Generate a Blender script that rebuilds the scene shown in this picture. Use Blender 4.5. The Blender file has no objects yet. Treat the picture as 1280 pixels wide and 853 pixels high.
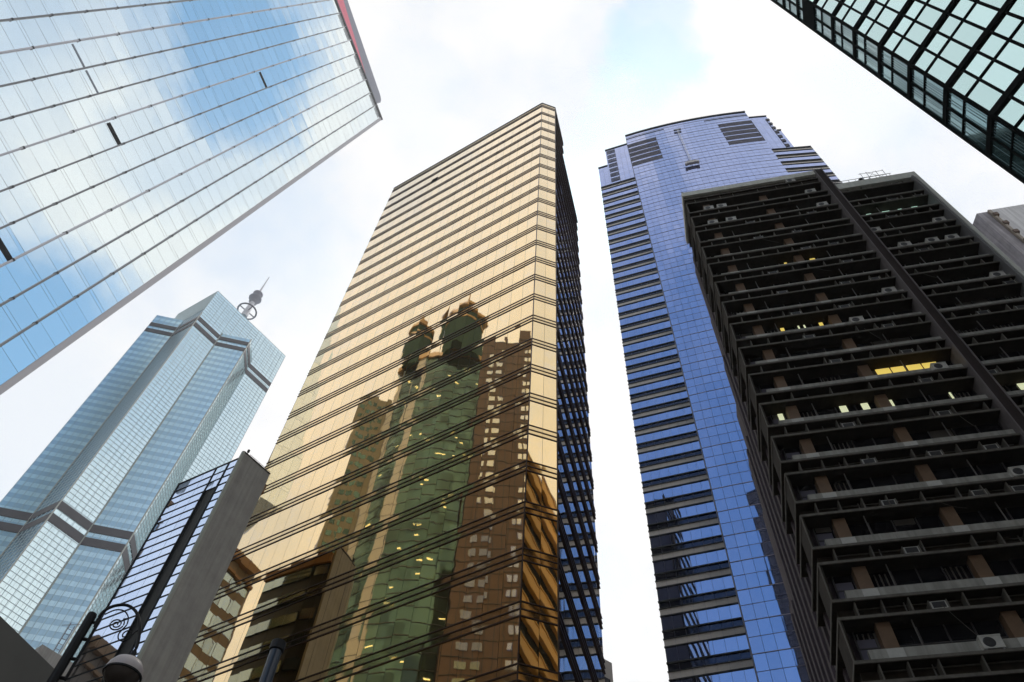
import bpy, math, random
from mathutils import Vector, Matrix
random.seed(7)
S = bpy.context.scene
COL = S.collection
R = math.radians

# ------------------------------------------------------------------ camera
cd = bpy.data.cameras.new("camera"); cam = bpy.data.objects.new("camera", cd); COL.objects.link(cam)
cd.sensor_width = 36.0; cd.lens = 983.4 / 1280 * 36.0; cd.clip_start = 0.1; cd.clip_end = 5000
UP = Vector((51.7, 622.7, -983.4)).normalized()          # world up, seen in camera space
FW = Vector((0, 0, -1)); YW = (FW - UP * FW.dot(UP)).normalized(); XW = YW.cross(UP)
M = Matrix((XW, YW, UP)).to_4x4(); M.translation = Vector((0, 0, 1.6))
cam.matrix_world = M
S.camera = cam

# ------------------------------------------------------------------ world: sky with broken bright cloud
SUN_AZ, SUN_EL = 72, 62
w = bpy.data.worlds.new("World"); S.world = w; w.use_nodes = True
nt = w.node_tree; nt.nodes.clear()
def N(t, **k):
    n = nt.nodes.new(t)
    for a, v in k.items(): setattr(n, a, v)
    return n
def LK(a, b): nt.links.new(a, b)
out = N('ShaderNodeOutputWorld'); bg = N('ShaderNodeBackground'); LK(bg.outputs[0], out.inputs[0])
bg.inputs[1].default_value = 0.1
sky = N('ShaderNodeTexSky', sky_type='NISHITA', sun_disc=False)
sky.sun_elevation = R(SUN_EL); sky.sun_rotation = R(90 - SUN_AZ); sky.air_density = 1.0; sky.dust_density = 0.6; sky.ozone_density = 2.0
tc = N('ShaderNodeTexCoord')
nz = N('ShaderNodeTexNoise'); nz.inputs['Scale'].default_value = 3.2; nz.inputs['Detail'].default_value = 7; nz.inputs['Roughness'].default_value = .55
LK(tc.outputs['Generated'], nz.inputs['Vector'])
nw = N('ShaderNodeTexNoise'); nw.inputs['Scale'].default_value = 5.0; nw.inputs['Detail'].default_value = 8; nw.inputs['Roughness'].default_value = .62
LK(tc.outputs['Generated'], nw.inputs['Vector'])
off = N('ShaderNodeVectorMath', operation='SUBTRACT'); LK(nw.outputs['Color'], off.inputs[0]); off.inputs[1].default_value = (.5, .5, .5)
sc = N('ShaderNodeVectorMath', operation='SCALE'); LK(off.outputs[0], sc.inputs[0]); sc.inputs['Scale'].default_value = .20
ad = N('ShaderNodeVectorMath', operation='ADD'); LK(tc.outputs['Generated'], ad.inputs[0]); LK(sc.outputs[0], ad.inputs[1])
nm = N('ShaderNodeVectorMath', operation='NORMALIZE'); LK(ad.outputs[0], nm.inputs[0])
# openings in the cloud: (azimuth, elevation, radius in degrees, how open)
HOLES = [(56, 74.5, 2.8, .62), (48, 77, 2.5, .5), (77, 68.5, 2.6, .5), (79, 65, 2.4, .45), (66, 71, 2.4, .35), (-12, 62.5, 5.4, .95), (-14, 66, 4, .6), (-20, 60, 4, .5), (-3, 40, 7, 1.0), (-8, 57, 5, .3),
         (-118, 44, 20, .95), (-104, 55, 9, .85), (-104, 64, 6, .35), (-101, 68, 3.5, .6), (126, 58, 6, .22), (136, 50, 5, .18), (131, 40, 7, .2), (27, 66, 4, .15), (117, 72, 3, .12), (84, 40, 4, .12), (-30, 49, 7, .35), (-80, 66, 9, .35)]
acc = None
for az, el, rad, amt in HOLES:
    v = (math.cos(R(el)) * math.cos(R(az)), math.cos(R(el)) * math.sin(R(az)), math.sin(R(el)))
    d = N('ShaderNodeVectorMath', operation='DOT_PRODUCT'); LK(nm.outputs[0], d.inputs[0]); d.inputs[1].default_value = v
    mr = N('ShaderNodeMapRange', interpolation_type='SMOOTHSTEP'); LK(d.outputs['Value'], mr.inputs['Value'])
    mr.inputs['From Min'].default_value = math.cos(R(rad * 1.35)); mr.inputs['From Max'].default_value = math.cos(R(rad * .5))
    mr.inputs['To Max'].default_value = amt
    if acc is None: acc = mr.outputs[0]
    else:
        mx = N('ShaderNodeMath', operation='MAXIMUM'); LK(acc, mx.inputs[0]); LK(mr.outputs[0], mx.inputs[1]); acc = mx.outputs[0]
# thin veil everywhere from the large noise
vr = N('ShaderNodeMapRange', interpolation_type='SMOOTHSTEP'); LK(nz.outputs['Fac'], vr.inputs['Value'])
vr.inputs['From Min'].default_value = .56; vr.inputs['From Max'].default_value = .34; vr.inputs['To Max'].default_value = .10; vr.inputs['To Min'].default_value = 0.0
sm = N('ShaderNodeMath', operation='ADD', use_clamp=True); LK(acc, sm.inputs[0]); LK(vr.outputs[0], sm.inputs[1])
skb = N('ShaderNodeVectorMath', operation='MULTIPLY'); LK(sky.outputs[0], skb.inputs[0]); skb.inputs[1].default_value = (1.9, 2.5, 2.3)
cl = N('ShaderNodeMix', data_type='RGBA'); cl.inputs[6].default_value = (8.9, 9.3, 9.95, 1); cl.inputs[7].default_value = (10.7, 10.6, 10.5, 1)
cmr = N('ShaderNodeMapRange', interpolation_type='SMOOTHSTEP'); LK(nz.outputs['Fac'], cmr.inputs['Value']); cmr.inputs['From Min'].default_value = .36; cmr.inputs['From Max'].default_value = .58
LK(cmr.outputs[0], cl.inputs[0])
mixs = N('ShaderNodeMix', data_type='RGBA'); LK(sm.outputs[0], mixs.inputs[0]); LK(cl.outputs[2], mixs.inputs[6]); LK(skb.outputs[0], mixs.inputs[7])
# keep the lower sky (behind the street) duller, as cloud low over a city is
LK(mixs.outputs[2], bg.inputs[0])

sl = bpy.data.lights.new("sun", 'SUN'); sl.energy = 1.2; sl.angle = R(10); sl.color = (1, .95, .88)
so = bpy.data.objects.new("sun", sl); COL.objects.link(so)
sd = Vector((math.cos(R(SUN_EL)) * math.cos(R(SUN_AZ)), math.cos(R(SUN_EL)) * math.sin(R(SUN_AZ)), math.sin(R(SUN_EL))))
so.rotation_euler = sd.to_track_quat('Z', 'Y').to_euler(); so.location = (0, 0, 500)
S.view_settings.view_transform = 'Standard'; S.view_settings.look = 'None'
S.view_settings.exposure = 0.0; S.view_settings.gamma = 1.0; S.view_settings.use_curve_mapping = False
S.render.resolution_x = 1024; S.render.resolution_y = 682
S.render.engine = 'CYCLES'
S.cycles.max_bounces = 6; S.cycles.glossy_bounces = 5; S.cycles.diffuse_bounces = 3

# ------------------------------------------------------------------ materials
MATS = {}
def mat(name, color, rough=.6, metal=0.0, var=0.0, noise=0.0, nscale=.8, bump=0.0, bscale=.5, spec=.5, streak=0.0, edge=None, coat=0, emit=None, estr=0.0):
    if name in MATS: return MATS[name]
    m = bpy.data.materials.new(name); m.use_nodes = True; t = m.node_tree; b = t.nodes['Principled BSDF']
    b.inputs['Base Color'].default_value = (*color, 1); b.inputs['Roughness'].default_value = rough; b.inputs['Metallic'].default_value = metal
    b.inputs['Specular IOR Level'].default_value = spec
    if coat: b.inputs['Coat Weight'].default_value = 1; b.inputs['Coat IOR'].default_value = coat; b.inputs['Coat Roughness'].default_value = .015
    if edge: b.inputs['Specular Tint'].default_value = (*edge, 1)
    if emit: b.inputs['Emission Color'].default_value = (*emit, 1); b.inputs['Emission Strength'].default_value = estr
    tcn = t.nodes.new('ShaderNodeTexCoord'); fac = None
    def mul(sock):
        nonlocal fac
        if fac is None: fac = sock
        else:
            q = t.nodes.new('ShaderNodeMath'); q.operation = 'MULTIPLY'; t.links.new(fac, q.inputs[0]); t.links.new(sock, q.inputs[1]); fac = q.outputs[0]
    if var:
        g = t.nodes.new('ShaderNodeNewGeometry'); r = t.nodes.new('ShaderNodeMapRange'); t.links.new(g.outputs['Random Per Island'], r.inputs['Value'])
        r.inputs['To Min'].default_value = 1 - var; r.inputs['To Max'].default_value = 1; mul(r.outputs[0])
    if noise:
        n = t.nodes.new('ShaderNodeTexNoise'); n.inputs['Scale'].default_value = nscale; n.inputs['Detail'].default_value = 8; n.inputs['Roughness'].default_value = .65
        t.links.new(tcn.outputs['Object'], n.inputs['Vector']); r = t.nodes.new('ShaderNodeMapRange'); t.links.new(n.outputs['Fac'], r.inputs['Value'])
        r.inputs['From Min'].default_value = .3; r.inputs['From Max'].default_value = .7; r.inputs['To Min'].default_value = 1 - noise; r.inputs['To Max'].default_value = 1; mul(r.outputs[0])
    if streak:
        mp = t.nodes.new('ShaderNodeMapping'); mp.inputs['Scale'].default_value = (3.5, 3.5, .12); t.links.new(tcn.outputs['Object'], mp.inputs['Vector'])
        n = t.nodes.new('ShaderNodeTexNoise'); n.inputs['Scale'].default_value = 1.0; n.inputs['Detail'].default_value = 6; t.links.new(mp.outputs[0], n.inputs['Vector'])
        r = t.nodes.new('ShaderNodeMapRange'); t.links.new(n.outputs['Fac'], r.inputs['Value']); r.inputs['From Min'].default_value = .35; r.inputs['From Max'].default_value = .65
        r.inputs['To Min'].default_value = 1 - streak; r.inputs['To Max'].default_value = 1; mul(r.outputs[0])
    if fac is not None:
        v = t.nodes.new('ShaderNodeVectorMath'); v.operation = 'SCALE'; v.inputs[0].default_value = color; t.links.new(fac, v.inputs['Scale']); t.links.new(v.outputs[0], b.inputs['Base Color'])
    if bump:
        n = t.nodes.new('ShaderNodeTexNoise'); n.inputs['Scale'].default_value = bscale; n.inputs['Detail'].default_value = 1.5; t.links.new(tcn.outputs['Object'], n.inputs['Vector'])
        u = t.nodes.new('ShaderNodeBump'); u.inputs['Strength'].default_value = 1; u.inputs['Distance'].default_value = bump
        t.links.new(n.outputs['Fac'], u.inputs['Height']); t.links.new(u.outputs[0], b.inputs['Normal'])
    MATS[name] = m; return m

gold_glass = mat('gold_mirror_glass', (.90, .63, .265), .015, 1, var=.08, coat=1.85, bump=.004, bscale=.5)
gold_trim = mat('bronze_ledge', (.055, .028, .018), .35, .6)
gold_spandrel = mat('gold_spandrel_glass', (.72, .50, .21), .04, 1, var=.12, coat=1.6, bump=.005, bscale=.8)
pale_mirror = mat('pale_mirror_glass', (.84, .92, .93), .015, 1, var=.05, bump=.02, bscale=.10)
alu = mat('grey_aluminium', (.20, .20, .205), .4, .3, noise=.15)
alu_light = mat('light_aluminium', (.50, .49, .52), .4, .2, noise=.1)
dark_metal = mat('dark_metal', (.018, .019, .02), .5, .2)
black_hole = mat('unlit_interior', (.006, .006, .007), .9, spec=.1)
star_glass = mat('pale_green_curtain_glass', (.74, .88, .90), .10, 1, var=.06)
star_blue = mat('blue_curtain_glass', (.76, .92, .96), .32, 1, var=.08)
star_spandrel = mat('blue_grey_spandrel', (.52, .69, .78), .35, 1, var=.08)
star_line = mat('slate_mullion', (.46, .58, .62), .5)
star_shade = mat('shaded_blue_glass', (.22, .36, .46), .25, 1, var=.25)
louver_dark = mat('dark_louver', (.10, .095, .12), .6)
star_louver = mat('brown_grey_louver', (.10, .095, .105), .6, noise=.2, nscale=.2)
purple_glass = mat('violet_blue_mirror_glass', (.375, .43, .70), .02, 1, var=.10, bump=.012, bscale=.18)
granite = mat('grey_granite', (.60, .55, .50), .55, noise=.15, nscale=2)
purple_dark = mat('smoked_glass', (.045, .05, .085), .06, .9, var=.2)
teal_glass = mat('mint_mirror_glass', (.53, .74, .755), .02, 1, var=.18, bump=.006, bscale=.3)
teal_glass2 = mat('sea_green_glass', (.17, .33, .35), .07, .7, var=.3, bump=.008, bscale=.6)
black_frame = mat('black_frame', (.010, .012, .012), .8, spec=0.0)
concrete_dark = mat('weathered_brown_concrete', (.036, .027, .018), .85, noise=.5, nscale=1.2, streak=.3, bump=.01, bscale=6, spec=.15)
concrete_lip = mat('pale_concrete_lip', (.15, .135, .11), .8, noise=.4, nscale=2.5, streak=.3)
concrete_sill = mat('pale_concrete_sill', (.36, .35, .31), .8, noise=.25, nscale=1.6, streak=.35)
concrete_roof = mat('grey_green_render', (.78, .79, .72), .8, noise=.15, nscale=.8, streak=.15)
grey_render = mat('grey_render', (.43, .42, .40), .85, noise=.22, nscale=.9, streak=.2, bump=.01, bscale=9)
beam_face = mat('dark_brown_beam', (.036, .024, .022), .8, spec=.2, noise=.25, nscale=1.5, streak=.2)
tile = mat('ochre_brown_tile', (.175, .105, .058), .6, noise=.25, nscale=2.5)
win_dark = mat('dark_window_glass', (.012, .012, .015), .04, 0, spec=.5, var=.5, bump=.01, bscale=.5)
win_frame = mat('window_frame', (.05, .045, .045), .5)
mauve = mat('mauve_mosaic', (.095, .072, .088), .8, spec=.2, noise=.3, nscale=1.0, streak=.35)
blind = mat('pale_blind', (.10, .09, .075), .8, var=.6)
lit_y = mat('lit_yellow_room', (.5, .4, .1), .6, emit=(1, .74, .16), estr=.72)
lit_w = mat('lit_pale_room', (.5, .5, .4), .6, emit=(.95, 1, .62), estr=.62)
lit_g = mat('lit_green_white_room', (.4, .5, .45), .6, emit=(.62, 1, .80), estr=.95)
ac_case = mat('off_white_enamel', (.50, .49, .45), .5, noise=.3, nscale=4)
ac_dark = mat('ac_grille', (.02, .02, .022), .5)
steel = mat('galvanised_steel', (.30, .30, .31), .4, .5)
white_wall = mat('white_render', (.88, .87, .88), .8, noise=.12, nscale=.4, streak=.25)
grey_wall2 = mat('stained_grey_render', (.62, .58, .62), .85, noise=.35, nscale=.5, streak=.4)
brown_trim = mat('brown_trim', (.16, .10, .07), .7, noise=.3)
beige = mat('beige_stone', (.55, .50, .45), .8, noise=.1)
sign_red = mat('red_sign_face', (.85, .10, .17), .4, noise=.08, nscale=.05)
sign_grey = mat('grey_sign_casing', (.20, .20, .25), .45)
lamp_black = mat('black_cast_iron', (.006, .006, .007), .5, spec=.25)
lamp_shell = mat('off_white_globe', (.42, .37, .36), .35)
lamp_glass = mat('brown_lamp_glass', (.06, .048, .04), .12)
post_blue = mat('dark_blue_paint', (.018, .026, .042), .3, .1)
asphalt = mat('asphalt', (.05, .05, .052), .85, noise=.3, nscale=.4)
paving = mat('paving', (.20, .195, .185), .85, noise=.25, nscale=.8)
cwhite = mat('mast_white', (.62, .62, .66), .5)
mast_grey = mat('mast_grey', (.22, .22, .25), .5)
refl_green = mat('green_glass', (.105, .185, .145), .06, .85, var=.6)
refl_pale = mat('pale_stone', (.55, .50, .40), .7, noise=.1)
refl_gold = mat('gilded_cap', (.50, .27, .06), .5)
refl_brown = mat('brown_tile_wall', (.11, .058, .032), .7, noise=.25, nscale=.3)
refl_win = mat('bright_window', (.8, .8, .74), .12, .9, var=.45)
olive = mat('olive_stone', (.24, .20, .11), .7, noise=.2)
lit_s = mat('lit_ceiling_lamps', (.5, .5, .3), .5, emit=(1, .9, .42), estr=1.5)
lit_gr = mat('lit_green_lamps', (.3, .5, .3), .5, emit=(.45, 1, .5), estr=1.2)

# ------------------------------------------------------------------ mesh helpers
class Fr:
    """frame: s along the face, o outward, z up (world metres)"""
    def __init__(s, P, az=None, d=None, n=None, u=None):
        s.P = Vector(P) if len(P) == 3 else Vector((P[0], P[1], 0))
        if az is not None: s.d = Vector((math.cos(R(az)), math.sin(R(az)), 0)); s.n = Vector((s.d.y, -s.d.x, 0)); s.u = Vector((0, 0, 1))
        else: s.d, s.n, s.u = Vector(d), Vector(n), Vector(u)
    def pt(s, a, o, z): return s.P + s.d * a + s.n * o + s.u * z
def between(a, b):
    f = Fr(a, az=math.degrees(math.atan2(b[1] - a[1], b[0] - a[0]))); f.L = math.hypot(b[0] - a[0], b[1] - a[1]); return f

class MB:
    def __init__(s): s.v = []; s.f = []
    def quad(s, a, b, c, d):
        i = len(s.v); s.v += [a, b, c, d]; s.f.append((i, i + 1, i + 2, i + 3))
    def hexa(s, p):
        i = len(s.v); s.v += p
        for q in ((0, 3, 2, 1), (4, 5, 6, 7), (0, 1, 5, 4), (1, 2, 6, 5), (2, 3, 7, 6), (3, 0, 4, 7)): s.f.append(tuple(i + k for k in q))
    def box(s, f, s0, s1, o0, o1, z0, z1):
        s.hexa([f.pt(s0, o0, z0), f.pt(s0, o1, z0), f.pt(s1, o1, z0), f.pt(s1, o0, z0), f.pt(s0, o0, z1), f.pt(s0, o1, z1), f.pt(s1, o1, z1), f.pt(s1, o0, z1)]); return s
    def prism(s, pts, z0, z1, caps=True):
        i = len(s.v); n = len(pts)
        s.v += [Vector((p[0], p[1], z0)) for p in pts] + [Vector((p[0], p[1], z1)) for p in pts]
        for k in range(n): s.f.append((i + k, i + (k + 1) % n, i + n + (k + 1) % n, i + n + k))
        if caps: s.f.append(tuple(i + k for k in reversed(range(n)))); s.f.append(tuple(i + n + k for k in range(n)))
        return s
    def poly(s, f, pts, o0, o1):
        i = len(s.v); n = len(pts)
        s.v += [f.pt(a, o0, z) for a, z in pts] + [f.pt(a, o1, z) for a, z in pts]
        for k in range(n): s.f.append((i + k, i + (k + 1) % n, i + n + (k + 1) % n, i + n + k))
        s.f.append(tuple(i + k for k in reversed(range(n)))); s.f.append(tuple(i + n + k for k in range(n))); return s
    def panes(s, f, s0, s1, z0, z1, pw, ph, o=0.0, jit=.0, gap=0.0):
        """grid of separate panes, each a little out of true"""
        ns = max(1, round((s1 - s0) / pw)); nz = max(1, round((z1 - z0) / ph)); dw = (s1 - s0) / ns; dh = (z1 - z0) / nz
        for i in range(ns):
            for j in range(nz):
                a = s0 + i * dw + gap; b = s0 + (i + 1) * dw - gap; c = z0 + j * dh + gap; e = z0 + (j + 1) * dh - gap
                tx = random.gauss(0, jit) * dw / 2; tz = random.gauss(0, jit) * dh / 2
                s.quad(f.pt(a, o - tx - tz, c), f.pt(b, o + tx - tz, c), f.pt(b, o + tx + tz, e), f.pt(a, o - tx + tz, e))
        return s
    def tube(s, pts, r, n=8, r1=None, cap=True):
        rings = []; k = len(pts)
        for j, p in enumerate(pts):
            p = Vector(p); a = Vector(pts[max(0, j - 1)]); b = Vector(pts[min(k - 1, j + 1)]); t = (b - a).normalized()
            x = t.cross(Vector((0, 0, 1))); x = x.normalized() if x.length > .05 else Vector((1, 0, 0)); y = t.cross(x).normalized()
            rr = r if r1 is None else r + (r1 - r) * j / (k - 1)
            i = len(s.v); s.v += [p + x * math.cos(2 * math.pi * q / n) * rr + y * math.sin(2 * math.pi * q / n) * rr for q in range(n)]; rings.append(i)
        for a, b in zip(rings, rings[1:]):
            for q in range(n): s.f.append((a + q, a + (q + 1) % n, b + (q + 1) % n, b + q))
        if cap: s.f.append(tuple(rings[0] + q for q in reversed(range(n)))); s.f.append(tuple(rings[-1] + q for q in range(n)))
        return s
    def lathe(s, c, prof, n=24, x=Vector((1, 0, 0)), y=Vector((0, 1, 0)), u=Vector((0, 0, 1))):
        c = Vector(c); rings = []
        for r, z in prof:
            i = len(s.v); s.v += [c + (x * math.cos(2 * math.pi * q / n) + y * math.sin(2 * math.pi * q / n)) * r + u * z for q in range(n)]; rings.append(i)
        for a, b in zip(rings, rings[1:]):
            for q in range(n): s.f.append((a + q, a + (q + 1) % n, b + (q + 1) % n, b + q))
        return s
    def build(s, name, m, parent=None, label=None, kind=None, smooth=False):
        base = LOC.get(parent.name, Vector((0, 0, 0))) if parent else Vector((0, 0, 0))
        me = bpy.data.meshes.new(name); me.from_pydata([tuple(v - base) for v in s.v], [], s.f); me.materials.append(m)
        if smooth: me.polygons.foreach_set('use_smooth', [True] * len(me.polygons))
        me.update(); o = bpy.data.objects.new(name, me); COL.objects.link(o)
        if parent: o.parent = parent
        LOC[o.name] = base
        if label: o['label'] = label
        if kind: o['kind'] = kind
        return o
LOC = {}
def thing(name, label, cat, loc, group=None):
    o = bpy.data.objects.new(name, None); COL.objects.link(o); o.location = loc; o['label'] = label; o['category'] = cat; o.empty_display_size = .5
    if group: o['group'] = group
    LOC[o.name] = Vector(loc); return o

# ------------------------------------------------------------------ ground
g = MB(); g.quad(Vector((-3000, -3000, 0)), Vector((3000, -3000, 0)), Vector((3000, 3000, 0)), Vector((-3000, 3000, 0))); g.build('ground', paving, kind='structure')
rd = Fr((-60, -9), az=8); g = MB(); g.box(rd, -160, 220, -9, 0, -.1, .004); g.build('road', asphalt, kind='structure')

# ------------------------------------------------------------------ gold tower
A = (-21.60, 50.05); B = (1.615, 34.07); C_ = (3.667, 34.61)
CDaz = 71.7; fC = Fr(C_, az=CDaz); D1 = fC.pt(5.6, 0, 0); D2 = fC.pt(15.2, 0, 0)
fA = between(A, B); fB = between(B, C_)
E1 = Vector(fA.pt(0, -9, 0)); E2 = Vector(fA.pt(1.5, -22, 0))
gt = thing('office_tower', 'gold mirror-glass tower in the centre reflecting other towers', 'office tower', (-6, 46, 0))
core = MB().prism([fA.pt(.1, -.25, 0), fA.pt(fA.L - .05, -.25, 0), fB.pt(fB.L - .1, -.25, 0), fC.pt(5.5, -.3, 0), fA.pt(.1, -9, 0)], 0, 124.6)
core.prism([fC.pt(1, -.3, 0), fC.pt(15.1, -.3, 0), fA.pt(1.5, -22, 0), fA.pt(.2, -8.8, 0)], 0, 114.2)
core.build('core_wall', dark_metal, gt)
NF = 33; FH = 3.76; ZT = 124.3
def gz(k): return ZT - .95 - (k + .2) * FH         # underside of triple band k
for nm_, f, L, zt in (('main', fA, fA.L, ZT), ('chamfer', fB, fB.L, ZT), ('side', fC, 5.6, ZT)):
    m = MB()
    for k in range(-1, NF):
        z0 = max(0, gz(k + 1) + 1.02); z1 = min(zt, gz(k) + .02) if k >= 0 else zt
        if k == -1: z0 = gz(0) + 1.02; z1 = zt
        pw = 1.22 if nm_ == 'main' else 1.06 if nm_ == 'chamfer' else 1.4
        if z1 > z0: m.panes(f, 0, L, z0, z1, pw, 9, 0, .0021, .010)
    m.build('glass_facade', gold_glass, gt, {'main': 'wide gold glass face reflecting pale sky and a green tower', 'chamfer': 'narrow gold corner face with striped reflections', 'side': 'dark side face seen edge-on with blue reflections'}[nm_])
m = MB()
for k in range(2, NF):
    z0 = max(0, gz(k + 1) + 1.02); z1 = gz(k) + .02
    if z1 > z0: m.panes(fC, 5.62, 15.2, z0, z1, 1.4, 9, 0, .002, .012)
m.build('glass_facade', gold_glass, gt, 'lower rear part of the dark side face')
fbk = Fr(fA.pt(0, -9, 0), d=(fA.n * -1).to_tuple() if False else (fA.n).to_tuple(), n=(fA.d * -1).to_tuple(), u=(0, 0, 1))
MB().panes(fbk, 0, 9, 0, 124.3, 1.3, 3.76, .05, .002, .012).build('glass_facade', gold_glass, gt, 'left return face of gold glass')
def ring(m, z, h, out, deep=.1, k=0, so=None):
    so = so or out
    m.box(fA, -.05, fA.L + out * .35, -deep, out, z, z + h)
    m.box(fB, -out * .05, fB.L + out * .2, -deep, out - .004, z + .002, z + h - .002)
    m.box(fC, -.02, (5.6 if k < 2 else 15.2), -deep, so, z + .001, z + h - .001)
for k in range(NF):
    z = gz(k)
    if z < .5: break
    b = MB()
    for dz in (0.0, .44, .92): ring(b, z + dz, .07, .055, k=k, so=.105)
    fb = b.build('floor_band', gold_trim, gt)
    p = MB()
    for dz0, dz1 in ((.09, .44), (.53, .92)):
        p.panes(fA, 0, fA.L, z + dz0, z + dz1, 1.22, 9, .01, .004, .01); p.panes(fB, 0, fB.L, z + dz0, z + dz1, 1.06, 9, .01, .004, .01)
        p.panes(fC, 0, 5.6 if k < 2 else 15.2, z + dz0, z + dz1, 1.4, 9, .01, .004, .01)
    p.build('spandrel_panel', gold_spandrel, fb)
m = MB(); ring(m, 124.3, .28, .07, .5); m.box(fC, 5.6, 15.25, -.5, .18, 114.2, 114.6); m.build('roof_edge', dark_metal, gt)
MB().box(fA, 8.9, 9.95, .01, .07, gz(2) + .15, gz(2) + 1.5).build('open_window', black_hole, gt, 'single dark open window near the top')
m = MB(); m.box(fA, fA.L - .03, fA.L + .03, -.05, .05, 0, 124.3); m.box(fB, fB.L - .03, fB.L + .04, -.05, .05, 0, 124.3); m.build('corner_trim', gold_trim, gt)
# dim ceiling lamps seen through the lowest glass
# ------------------------------------------------------------------ leaning pale mirror tower, upper left
K = 6.5
U_ = Vector((.07577774, .10159129, .99193596)); H_ = Vector((.38285142, .91558241, -.12301885)); N_ = Vector((.92069676, -.38908618, -.0304864))
P_ = Vector((-17.93269468, 29.6180104, 93.81466794)) * K + Vector((0, 0, 1.6))
fl = Fr(tuple(P_), d=tuple(H_), n=tuple(N_), u=tuple(U_))
lt = thing('glass_tower', 'huge pale mirror-glass tower at upper left with a red roof sign', 'office tower', (-190, 90, 0))
HW = -17.8 * K; UB = -93 * K
m = MB()
HC = -11.01 * K; UC = -64 * K
m.box(fl, HW, -.02 * K, -30, -.35, UC, -.1); m.box(fl, HC, -.02 * K, -30, -.35, UB, UC); m.build('core_wall', mat('side_mirror_glass', (.55, .62, .66), .12, 1), lt)
ribs = [-1.80 - 1.535 * i for i in range(10)]
edges = [-.34] + ribs[:]; edges = edges + [HW / K]
zs = []                                   # transoms: single, then a pair, every 2.784
u = -.98
while u * K > UB: zs.append(u); u -= 1.392
lv = [0]
for i, z in enumerate(zs): lv.append(z)
MBg = MB()
for a, b in zip(edges[1:], edges[:-1]):
    for i, (z1, z0) in enumerate(zip(lv[:-1], lv[1:])):
        if a < -11.1 and z1 < -64: continue
        top = z1 - (.0 if i == 0 else (.12 if i % 2 == 0 else 0)); 
        MBg.panes(fl, a * K, b * K, z0 * K + (.12 * K if i % 2 == 1 else 0), z1 * K - (.12 * K if (i % 2 == 0 and i > 0) else 0), 50, 50, 0, .0030, .055)
        if i % 2 == 1: MBg.panes(fl, a * K, b * K, (z0 - .12) * K, (z0 + .12) * K, 50, 50, 0, .004, .055)
MBg.build('glass_facade', pale_mirror, lt)
MB().box(fl, HW, -.34 * K, -.3, -.08, UC, -.1).box(fl, HC, -.34 * K, -.3, -.08, UB, UC).build('joint_backing', mat('joint_grey', (.05, .06, .07), .6), lt)
for i, rb in enumerate(ribs):
    m = MB(); wd = .08 * K if i % 3 != 2 else .09 * K
    UBi = UB if i < 7 else UC; m.box(fl, (rb * K - wd), (rb * K + wd * .2), -.02, .10 * K, UBi, -.02 * K)
    r_ = m.build('rib', alu if i % 3 != 2 else alu_light, lt)
    c = MB(); uu = -2.4 - (i % 4) * .4
    while uu * K > UBi:
        c.box(fl, rb * K - wd * 1.25, rb * K + wd * .5, .05 * K, .115 * K, uu * K - .09 * K, uu * K + .03 * K); uu -= 2.784 * 1.5 if i % 3 == 2 else 2.784 * 1.2
    c.box(fl, rb * K - .02, rb * K + .02, .1, .11 * K, uu * K, -.5 * K); c.build('bracket', dark_metal, r_)
MB().box(fl, -.34 * K, 0, -.4, .03 * K, UB, 0).build('edge_trim', mat('trim_grey', (.44, .42, .44), .6), lt)
MB().box(fl, HW, .03 * K, -3, .12 * K, -.02 * K, .30 * K).build('roof_edge', dark_metal, lt)
m = MB()                                   # louvred bays under the roof
for i in (1, 2, 4, 5, 7, 8):
    a = edges[i] if i < len(edges) else None; b = edges[i - 1]
    for j in range(4):
        m.box(fl, (a + .12) * K, (b - .12) * K, .01, .03 * K, (-.2 - .26 * j) * K - .03 * K, (-.2 - .26 * j) * K)
    m.box(fl, (a + .75) * K, (a + .79) * K, .01, .035 * K, -1.3 * K, -.05 * K)
m.build('louver', alu_light, lt)
sg = MB().poly(fl, [(-2.1 * K, .31 * K), (-1.75 * K, 2.55 * K), (-1.95 * K, 3.25 * K), (-2.5 * K, 3.6 * K), (-17.8 * K, 5.35 * K), (-17.8 * K, .31 * K)], -4, -1).build('roof_sign', sign_grey, lt, 'grey sign casing standing on the roof edge')
MB().poly(fl, [(-4.5 * K, .78 * K), (-17.8 * K, 4.28 * K), (-17.8 * K, .9 * K)], -1.0, -.7).build('sign_face', sign_red, sg, 'red wedge of the sign')
for rb_i, u0, u1, ml, lab in ((5, -27.9, -26.5, black_hole, 'black open window slot near the blue reflection'), (5, -50.75, -49.35, black_hole, 'black open window slot, larger, nearer the left edge'), (3, -63.0, -61.6, black_hole, 'black open window slot at the left edge')):
    h0 = ribs[rb_i]; h1 = ribs[rb_i - 1]
    MB().box(fl, (h0 + .12) * K, (h1 - .05) * K, .02, .14, (u1 - .36) * K, u1 * K).build('open_window', ml, lt, lab)
gr = mat('grey_closed_strip', (.20, .22, .25), .4, .3)
for i in (8, 7): MB().box(fl, (ribs[i] + .1) * K, (ribs[i - 1] - .08) * K, .02, .12, -49.0 * K - .14 * K, -49.0 * K + .02 * K).build('spandrel_strip', gr, lt)

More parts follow.
